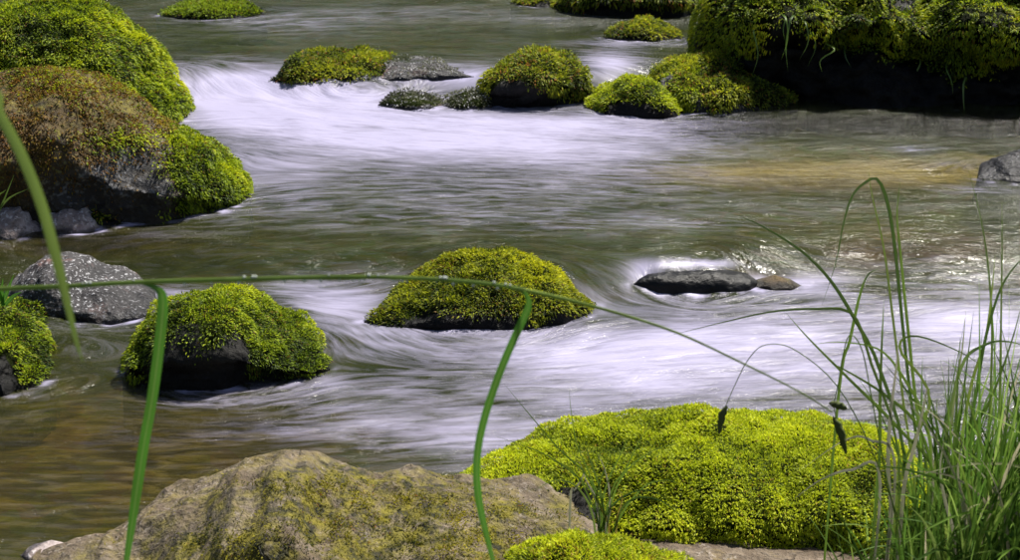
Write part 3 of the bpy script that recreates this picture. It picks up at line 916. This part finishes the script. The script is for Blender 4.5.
def far_tree(x, y, h, rad):
    z0 = gz_far(x, y)
    r = empty('broadleaf_tree', (x, y, z0))
    tag(r, 'broadleaf tree standing on the far bank upstream beyond the mossy rocks', 'tree', 'trees on the far bank')
    lim = []
    G = tube(np.array([[0, 0, -0.4], [0.1, 0, h * .25], [-0.1, 0.1, h * .5], [0.1, 0, h * .85]]), 0.26, 0.05, 16, 8)
    link('trunk', G, M_bark, r)
    for k in range(7):
        a = k * 2.4 + x
        zz = h * (0.22 + 0.09 * k)
        link('limb', tube(np.array([[0, 0, zz], [math.cos(a) * rad * .35, math.sin(a) * rad * .35, zz + h * .06], [math.cos(a) * rad * .75, math.sin(a) * rad * .75, zz + h * .1]]), .09, .02, 8, 6), M_bark, r)
    cl = rng.normal(size=(46, 3))
    cl = cl / np.linalg.norm(cl, axis=1)[:, None] * (rng.random((46, 1)) ** 0.4) * [rad, rad, h * 0.44] + [0, 0, h * 0.54]
    n = 3200
    c = cl[rng.integers(0, 46, n)] + rng.normal(size=(n, 3)) * [rad * .22, rad * .22, h * .07]
    c[:, 2] = np.maximum(c[:, 2], 0.3)
    u = rng.normal(size=(n, 3))
    u /= np.linalg.norm(u, axis=1)[:, None]
    w_ = np.cross(u, rng.normal(size=(n, 3)))
    w_ /= np.linalg.norm(w_, axis=1)[:, None]
    sz = (0.14 + 0.16 * rng.random((n, 1)))
    V = np.stack([c - u * sz, c + w_ * sz * .5, c + u * sz, c - w_ * sz * .5], 1).reshape(-1, 3)
    me = raw_mesh('crown', V, np.arange(n * 4), np.arange(n) * 4, np.full(n, 4), smooth=False)
    tn = np.array([0.05, 0.085, 0.015]) * (0.6 + 0.8 * rng.random((n, 1)))
    at = me.attributes.new('tint', 'FLOAT_COLOR', 'POINT')
    at.data.foreach_set('color', np.repeat(np.concatenate([tn, np.ones((n, 1))], 1), 4, 0).astype(np.float32).ravel())
    link('crown', me, M_tree, r)


def gz_far(x, y):
    return float(bed_z(np.array([x]), np.array([y]))[0])


# ------------------------------------------------------------------ grasses
def catmull(P, n):
    P = np.asarray(P, float)
    Q = np.concatenate([[2 * P[0] - P[1]], P, [2 * P[-1] - P[-2]]])
    seg = len(P) - 1
    t = np.linspace(0, seg - 1e-6, n)
    i = t.astype(int)
    f = (t - i)[:, None]
    a, b_, c, d = Q[i], Q[i + 1], Q[i + 2], Q[i + 3]
    return 0.5 * (2 * b_ + (c - a) * f + (2 * a - 5 * b_ + 4 * c - d) * f ** 2 + (3 * b_ - a - 3 * c + d) * f ** 3)


def ribbon(P, width, view=(0.0, -1.0, 0.25), n=14, taper=0.75, root=0.7, fold=0.25, twist=0.0):
    """grass blade: three points across (folded along the midrib)"""
    C = catmull(P, n)
    T = np.gradient(C, axis=0)
    T /= np.linalg.norm(T, axis=1)[:, None] + 1e-9
    vv = np.array(view, float)
    S = np.cross(T, vv)
    S /= np.linalg.norm(S, axis=1)[:, None] + 1e-9
    t = np.linspace(0, 1, n)
    if twist:
        Bn = np.cross(S, T)
        a = twist * t
        S = S * np.cos(a)[:, None] + Bn * np.sin(a)[:, None]
    Bn = np.cross(S, T)
    wv = width * 0.5 * np.minimum(root + (1 - root) * t / 0.25, 1) * np.clip((1 - t) / (1 - taper + 1e-6), 0.03, 1) ** 0.8
    L = C - S * wv[:, None] + Bn * (wv * fold)[:, None]
    R = C + S * wv[:, None] + Bn * (wv * fold)[:, None]
    rib = np.zeros((n, 3))
    rib[:, 1] = 1
    return grid_mesh('blade', np.stack([L, C, R], 1), {'rib': rib})


def tube(P, r0, r1, n=24, k=6):
    C = catmull(P, n)
    T = np.gradient(C, axis=0)
    T /= np.linalg.norm(T, axis=1)[:, None] + 1e-9
    A = np.cross(T, [0.3, 1, 0.2])
    A /= np.linalg.norm(A, axis=1)[:, None] + 1e-9
    B = np.cross(T, A)
    th = np.linspace(0, 2 * math.pi, k + 1)
    r = np.linspace(r0, r1, n)
    G = C[:, None] + r[:, None, None] * (np.cos(th)[None, :, None] * A[:, None] + np.sin(th)[None, :, None] * B[:, None])
    return grid_mesh('stem', G)


def pxpath(pts, Y):
    """photo pixels on an upright plane at distance Y (or a distance for each point)"""
    pts = np.array(pts, float)
    Yv = np.broadcast_to(np.array(Y, float), (len(pts),))
    return at_y(pts[:, 0], pts[:, 1], Yv)


def gz(x, y):
    return float(bed_z(np.array([x]), np.array([y]))[0])


# strands of moss and grass hanging over the hollow of the huge boulder
for P, wd in HANG:
    link('hanging_strand', ribbon(P - np.array(big.location), wd, n=12, taper=.5), M_blade, big)

for k in range(13):
    far_tree(-19 + 3.3 * k + random.uniform(-.6, .6), 29 + random.uniform(-1.2, 3.5), random.uniform(9, 13), random.uniform(2.2, 3.0))

# --- big clump at the right
CX, CY = 0.86, 2.46
clump = empty('grass_clump', (CX, CY, gz(CX, CY) - 0.01))
tag(clump, 'tall green grass clump rising beside the big moss cushion', 'grass')
coff = np.array(clump.location)


def rooted(pts, Y, rx=None):
    """pixel path whose first point is dropped to the ground below"""
    P = pxpath(pts, Y)
    bx = P[0, 0] if rx is None else rx
    by = P[0, 1]
    return np.concatenate([[[bx, by, gz(bx, by) - 0.02]], P])


hand = [  # (pixels from low to tip, distance, width, twist, dry)
    ([(915, 500), (903, 400), (893, 320), (884, 250), (872, 195), (868, 168)], 2.42, .0045, 0, 0),
    ([(925, 500), (912, 410), (902, 320), (895, 250), (888, 205), (878, 180), (866, 182), (852, 196), (843, 225), (836, 262), (822, 305)], 2.44, .006, 0, 0),
    ([(930, 500), (918, 420), (908, 330), (900, 250), (897, 215), (900, 182)], 2.46, .006, 0, 0),
    ([(838, 400), (850, 340), (860, 295), (868, 275), (880, 268)], 2.40, .0055, .8, 0),
    ([(878, 480), (880, 400), (882, 340), (884, 300)], 2.40, .006, .4, 0),
    ([(905, 470), (880, 370), (855, 320), (830, 280), (800, 250), (760, 225), (738, 216)], 2.35, .0065, 0, 0),
    ([(900, 470), (870, 360), (852, 314), (815, 309), (770, 312), (720, 323), (668, 336)], 2.30, .005, 0, 0),
    ([(960, 480), (975, 400), (985, 340), (1000, 290), (1016, 265), (1026, 258)], 2.45, .006, 0, 0),
    ([(1000, 480), (1000, 400), (1001, 320), (1002, 250), (1002, 202)], 2.42, .0045, 0, 0),
    ([(985, 480), (990, 400), (992, 330), (988, 265), (980, 215), (968, 168)], 2.5, .0045, 0, 0),
    ([(955, 480), (970, 390), (985, 340), (992, 290), (995, 255)], 2.48, .006, 0, 0),
    ([(930, 470), (925, 420), (905, 380), (880, 350), (840, 342), (810, 345)], 2.32, .005, .5, 0),
    ([(935, 480), (900, 430), (850, 380), (810, 340), (786, 313)], 2.36, .006, 0, 0),
    ([(940, 470), (960, 370), (985, 345), (1010, 342), (1040, 352)], 2.40, .006, .4, 0),
    ([(900, 480), (930, 400), (900, 350), (915, 336), (960, 352), (990, 372)], 2.36, .005, .3, 0),
    ([(935, 500), (920, 430), (885, 395), (845, 370), (832, 364)], 2.40, .006, 0, 0),
    ([(935, 500), (965, 440), (990, 400), (1012, 340), (1025, 290)], 2.44, .006, 0, 0),
    ([(945, 500), (950, 440), (955, 390), (962, 350), (966, 310)], 2.44, .006, 0, 0),
    ([(890, 520), (888, 470), (890, 420), (896, 370), (898, 345)], 2.30, .007, .3, 1),
    ([(900, 530), (905, 480), (916, 440), (925, 400), (928, 385)], 2.28, .007, .3, 1),
    ([(955, 545), (945, 500), (940, 470), (944, 440)], 2.22, .006, .5, 1),
    ([(968, 545), (962, 500), (958, 470), (962, 445)], 2.22, .006, .5, 1),
    ([(880, 480), (850, 470), (820, 480), (795, 498)], 2.30, .0055, .3, 1),
    ([(895, 470), (870, 440), (845, 440), (800, 470)], 2.30, .005, .3, 1),
    ([(1040, 530), (1020, 515), (1000, 505), (985, 500)], 2.2, .006, .3, 1),
]
for pts, Yd, wd, tw, dr in hand:
    me = ribbon(rooted(pts, Yd) - coff, wd, n=26, twist=tw, taper=0.5)
    link('blade', me, M_straw if dr else M_blade, clump)
# fill: many blades fanning out of the clump
for i in range(255):
    a = random.gauss(0, 1)
    bx = 0.85 + random.uniform(-0.15, 0.32)
    by = 2.42 + random.uniform(-0.28, 0.22)
    ln = random.uniform(0.16, 0.46) * (0.75 if bx < 0.78 else 1.0)
    dirx = random.gauss(-0.05, 0.45) + (bx - 0.95) * 0.8
    diry = random.gauss(-0.25, 0.35)
    bend = random.uniform(0.15, 1.0)
    z0 = gz(bx, by) - 0.02
    p0 = np.array([bx, by, z0])
    lean = np.array([dirx, diry, 0])
    P = [p0 + lean * ln * (0.25 * t + bend * 0.7 * t * t) + np.array([0, 0, 1]) * ln * (t * 1.25 - 0.75 * bend * t * t * (0.6 + 0.5 * abs(dirx))) for t in (0, 0.3, 0.55, 0.8, 1.0)]
    me = ribbon(np.array(P) - coff, random.uniform(0.004, 0.008), view=(random.gauss(0, .35), -1, 0.4), n=10, twist=random.gauss(0, .7), taper=0.35)
    link('blade', me, M_straw if random.random() < 0.09 else M_blade, clump)


MB = []
for i in range(1700):
    bx = 0.86 + random.uniform(-0.16, 0.36)
    by = 2.36 + random.uniform(-0.22, 0.26)
    ln = random.uniform(0.14, 0.46) * (0.62 if bx < 0.80 else 1.0)
    lean = np.array([random.gauss(0.0, 0.42) + (bx - 0.90) * 0.6, random.gauss(-0.25, 0.35), 0])
    bend = random.uniform(0.3, 1.2)
    if i > 1150:
        ln, bend, lean = random.uniform(0.26, 0.56) * (0.6 if bx < 0.80 else 1.0), random.uniform(0.05, 0.5), lean * 0.6
    p0 = np.array([bx, by, gz(bx, by) - 0.02])
    P = [p0 + lean * ln * (0.3 * t + bend * 0.8 * t * t) + np.array([0, 0, 1]) * ln * (t * 1.2 - 0.85 * bend * t * t) for t in (0, 0.3, 0.55, 0.8, 1.0)]
    me = ribbon(np.array(P) - coff, random.uniform(0.004, 0.0075), view=(random.gauss(0, .4), -1, 0.4), n=8, twist=random.gauss(0, .7), taper=0.35)
    co = np.zeros(len(me.vertices) * 3, np.float32)
    me.vertices.foreach_get('co', co)
    MB.append(co.reshape(-1, 3))
    bpy.data.meshes.remove(me)
V = np.concatenate(MB)
idx = np.arange(24).reshape(8, 3)
q = np.stack([idx[:-1, :-1], idx[1:, :-1], idx[1:, 1:], idx[:-1, 1:]], -1).reshape(-1, 4)
q = (q[None] + (np.arange(len(MB)) * 24)[:, None, None]).reshape(-1, 4)
me = raw_mesh('undergrowth', V, q.ravel(), np.arange(len(q)) * 4, np.full(len(q), 4))
at = me.attributes.new('tint', 'FLOAT_COLOR', 'POINT')
tc = np.array([(0.10, 0.20, 0.03), (0.18, 0.31, 0.045), (0.05, 0.10, 0.015), (0.26, 0.38, 0.08), (0.42, 0.38, 0.25)])[rng.choice(5, len(MB), p=[.3, .3, .2, .15, .05])]
at.data.foreach_set('color', np.repeat(np.concatenate([tc, np.ones((len(tc), 1))], 1), 24, 0).astype(np.float32).ravel())
tag(link('undergrowth', me, M_moss, clump), kind='stuff')

# --- small tuft between rock and cushion
tuft = empty('grass_tuft', (0.165, 2.53, gz(0.165, 2.53)))
tag(tuft, 'small sparse grass tuft in the gap between tan rock and bright moss cushion', 'grass')
toff = np.array(tuft.location)
tuft_blades = [
    ([(600, 530), (590, 480), (560, 450), (530, 415), (505, 385)], .004, 0), ([(602, 530), (590, 490), (555, 460), (525, 446), (495, 436)], .0035, 0),
    ([(605, 530), (592, 480), (577, 445), (571, 410), (569, 388)], .003, 0), ([(600, 535), (605, 490), (620, 455), (632, 430)], .004, 0),
    ([(606, 535), (620, 480), (650, 452), (690, 440)], .004, 0), ([(600, 535), (618, 500), (650, 490), (680, 510)], .0045, 0), ([(604, 535), (600, 490), (590, 460), (585, 440)], .005, 0),
    ([(598, 535), (596, 500), (586, 480), (580, 462)], .005, 2), ([(604, 535), (610, 500), (605, 470), (598, 455)], .005, 2), ([(570, 505), (575, 490), (582, 478), (584, 470)], .005, 2),
    ([(615, 540), (618, 515), (622, 495), (606, 482)], .0045, 1), ([(610, 540), (602, 510), (596, 495), (604, 480)], .0045, 1), ([(612, 535), (630, 500), (660, 500), (685, 520), (694, 530)], .004, 0),
    ([(596, 535), (580, 490), (556, 480), (535, 490)], .0045, 0), ([(600, 540), (590, 500), (572, 470), (548, 458)], .004, 0), ([(610, 540), (640, 490), (665, 480), (682, 485)], .004, 0),
    ([(604, 540), (612, 490), (625, 470), (640, 440), (650, 425)], .0035, 0), ([(600, 540), (595, 505), (604, 470), (616, 445)], .004, 0),
]
for pts, wd, kind in tuft_blades:
    me = ribbon(rooted(pts, 2.50, 0.165 + random.uniform(-.045, .05)) - toff, wd, n=14, taper=0.4)
    link('blade', me, (M_blade, M_gold, M_straw)[kind], tuft)  # noqa

# --- arching grass stem across the view with two hanging leaves
YS = 1.30
stem = empty('arching_grass', (-0.62, YS, gz(-0.62, YS)))
tag(stem, 'long arching grass stem with dew drops and two hanging bright green leaves', 'grass')
soff = np.array(stem.location)
sp = pxpath([(-110, 330), (-60, 295), (0, 289), (70, 286), (145, 282), (250, 279), (350, 277), (430, 279), (490, 284), (525, 290)], YS)
sp = np.concatenate([[[-0.62, YS, gz(-0.62, YS) - 0.02], [-0.625, YS, 0.62], [-0.615, YS, 0.85]], sp[1:]])
link('stem', tube(sp - soff, 0.0030, 0.0022, 60), M_culm, stem)
sp2 = pxpath([(518, 289), (560, 298), (620, 314), (680, 334), (740, 362), (800, 392), (832, 412)], np.linspace(YS, YS + 0.22, 7))
link('stem_tip', tube(sp2 - soff, 0.0022, 0.0007, 40), M_culm, stem)
lf = pxpath([(138, 282), (156, 288), (163, 300), (160, 340), (152, 400), (143, 450), (134, 510), (126, 565), (120, 620)], YS)
link('leaf', ribbon(lf - soff, 0.0105, n=36, taper=0.7, root=0.12, fold=.3, twist=.25), M_bright, stem)
lf = pxpath([(518, 289), (527, 296), (528, 308), (518, 330), (500, 372), (484, 420), (477, 460), (479, 500), (488, 540), (500, 590), (510, 630)], YS)
link('leaf', ribbon(lf - soff, 0.0078, n=40, taper=0.7, root=0.3, fold=.3, twist=-.2), M_bright, stem)
dd = []
DC = catmull(sp, 400)
for i in sorted(random.sample(range(180, 395), 34)):
    dd.append((DC[i] + [0, -0.001, random.choice([-0.003, 0.0025])], random.uniform(.0010, .0019)))
th, ph = np.meshgrid(np.linspace(0.05, math.pi - .05, 6), np.linspace(0, 2 * math.pi, 9), indexing='ij')
S = np.stack([np.sin(th) * np.cos(ph), np.sin(th) * np.sin(ph), np.cos(th)], -1)
Vs, Fs, base = [], [], 0
for c_, r_ in dd:
    Vs.append((S * r_ + c_ - soff).reshape(-1, 3))
    idx = np.arange(S.shape[0] * S.shape[1]).reshape(S.shape[:2]) + base
    Fs.append(np.stack([idx[:-1, :-1], idx[1:, :-1], idx[1:, 1:], idx[:-1, 1:]], -1).reshape(-1, 4))
    base += idx.size
Fs = np.concatenate(Fs)
me = raw_mesh('dew_drops', np.concatenate(Vs), Fs.ravel(), np.arange(len(Fs)) * 4, np.full(len(Fs), 4))
m, nt, out = new_mat('dew')
p = nt.nodes.new('ShaderNodeBsdfPrincipled')
p.inputs['Base Color'].default_value = (0.9, 0.95, 0.9, 1)
p.inputs['Roughness'].default_value = 0.05
p.inputs['Transmission Weight'].default_value = 0.5
p.inputs['IOR'].default_value = 1.33
nt.links.new(p.outputs[0], out.inputs[0])
tag(link('dew_drops', me, m, stem), kind='stuff')

# --- soft near blade at the left
nb = empty('drooping_grass', (-0.50, 0.95, gz(-0.50, 0.95)))
tag(nb, 'single soft green grass blade hanging before the grey speckled stone', 'grass')
no = np.array(nb.location)
P = pxpath([(-14, 95), (0, 115), (22, 155), (42, 205), (56, 255), (68, 305), (76, 340), (83, 362)], 0.95)
P = np.concatenate([[[-0.50, 0.95, gz(-0.50, 0.95) - 0.02], [-0.49, 0.95, 0.9], [-0.44, 0.95, 1.25]], P])
link('blade', ribbon(P - no, 0.0078, n=50, taper=0.7), M_culm, nb)

# --- small blades at the left bank, by the pale stones
lb = empty('grass_tuft', (-2.02, 4.52, gz(-2.02, 4.52)))
tag(lb, 'thin grass sprigs by the pale stones under the brown boulder', 'grass')
lo = np.array(lb.location)
for pts in ([(-12, 236), (2, 205), (14, 175)], [(-14, 238), (5, 202), (30, 188)], [(-16, 238), (-4, 200), (6, 190)]):
    P = pxpath(pts, 4.5)
    P = np.concatenate([[[P[0, 0], 4.5, gz(P[0, 0], 4.5)]], P])
    link('blade', ribbon(P - lo, .011, n=12, taper=.4), M_blade, lb)
lb = empty('grass_tuft', (-1.30, 3.42, 0.05))
tag(lb, 'short grass sprig sprouting from the small mossy knob', 'grass')
lo = np.array(lb.location)
for pts in ([(2, 305), (8, 290), (14, 274)], [(4, 305), (-2, 290), (-6, 272)], [(5, 305), (14, 296), (22, 292)], [(3, 306), (2, 292), (3, 278)]):
    P = pxpath(pts, 3.75)
    link('blade', ribbon(P - lo, .012, n=10, taper=.4), M_bright, lb)


# --- nodding seed heads
def seed_head(P, r):
    """plump spikelet cluster: lobed spindle along P"""
    C = catmull(P, 14)
    T = np.gradient(C, axis=0)
    T /= np.linalg.norm(T, axis=1)[:, None]
    A = np.cross(T, [0, 1, 0.1])
    A /= np.linalg.norm(A, axis=1)[:, None]
    B = np.cross(T, A)
    th = np.linspace(0, 2 * math.pi, 13)
    t = np.linspace(0, 1, 14)
    rr = r * np.sin(np.clip(t * 0.94 + .03, 0, 1) * math.pi) ** 0.7
    mod = 1 + 0.28 * np.sin(th[None] * 3 + t[:, None] * 22)
    G = C[:, None] + (rr[:, None] * mod)[..., None] * (np.cos(th)[None, :, None] * A[:, None] + np.sin(th)[None, :, None] * B[:, None])
    return grid_mesh('seed_head', G)


for lab, path, heads, rr in (
    ('thin stem with one drooping dark seed head above the moss cushion', [(905, 560), (880, 470), (840, 390), (795, 350), (765, 345), (748, 360), (735, 385), (724, 410)],
     [[(727, 406), (722, 416), (719, 434)]], .0055),
    ('thin stem with two drooping dark seed heads at the grass clump edge', [(900, 560), (885, 470), (872, 400), (862, 350), (850, 335), (843, 355), (838, 385), (834, 404)],
     [[(829, 403), (838, 405), (847, 409)], [(833, 417), (840, 430), (846, 454)]], .006)):
    Yh = 2.05
    Pp = rooted(path, Yh)
    r = empty('seed_stem', Pp[0])
    tag(r, lab, 'grass')
    ro = np.array(Pp[0])
    if len(heads) > 1:
        Pp = np.concatenate([Pp, pxpath([(836, 418)], Yh)])
    link('stem', tube(Pp - ro, .0012, .0006, 40), M_blade, r)
    for h_ in heads:
        link('seed_head', seed_head(pxpath(h_, Yh) - ro, rr), M_seed, r)

# white froth where the current meets the stones: written into the water's foam attribute
wp = np.zeros(len(wat_me.vertices) * 3, np.float32)
wat_me.vertices.foreach_get('co', wp)
wp = wp.reshape(-1, 3)[:, :2].astype(float)
fv = foam.ravel().copy()
for pts, amt in FROTH:
    lo_, hi_ = pts.min(0) - 0.12, pts.max(0) + 0.12
    sel = np.where(((wp > lo_) & (wp < hi_)).all(1))[0]
    if not len(sel):
        continue
    q = wp[sel]
    dm = np.full(len(q), 9.0)
    for p_ in pts:
        dm = np.minimum(dm, ((q - p_) ** 2).sum(1))
    dm = np.sqrt(dm)
    nz = perlin(np.stack([q[:, 0] * 18, q[:, 1] * 18, 0 * q[:, 0]], -1)) + 0.5 * perlin(np.stack([q[:, 0] * 4, q[:, 1] * 4, 3 + 0 * q[:, 0]], -1))
    fv[sel] += amt * np.maximum(0.15 + 2.2 * nz, 0) * np.exp(-(dm / 0.028) ** 2)
wat_me.attributes['foam'].data.foreach_set('value', np.clip(fv, 0, 1.3).astype(np.float32))
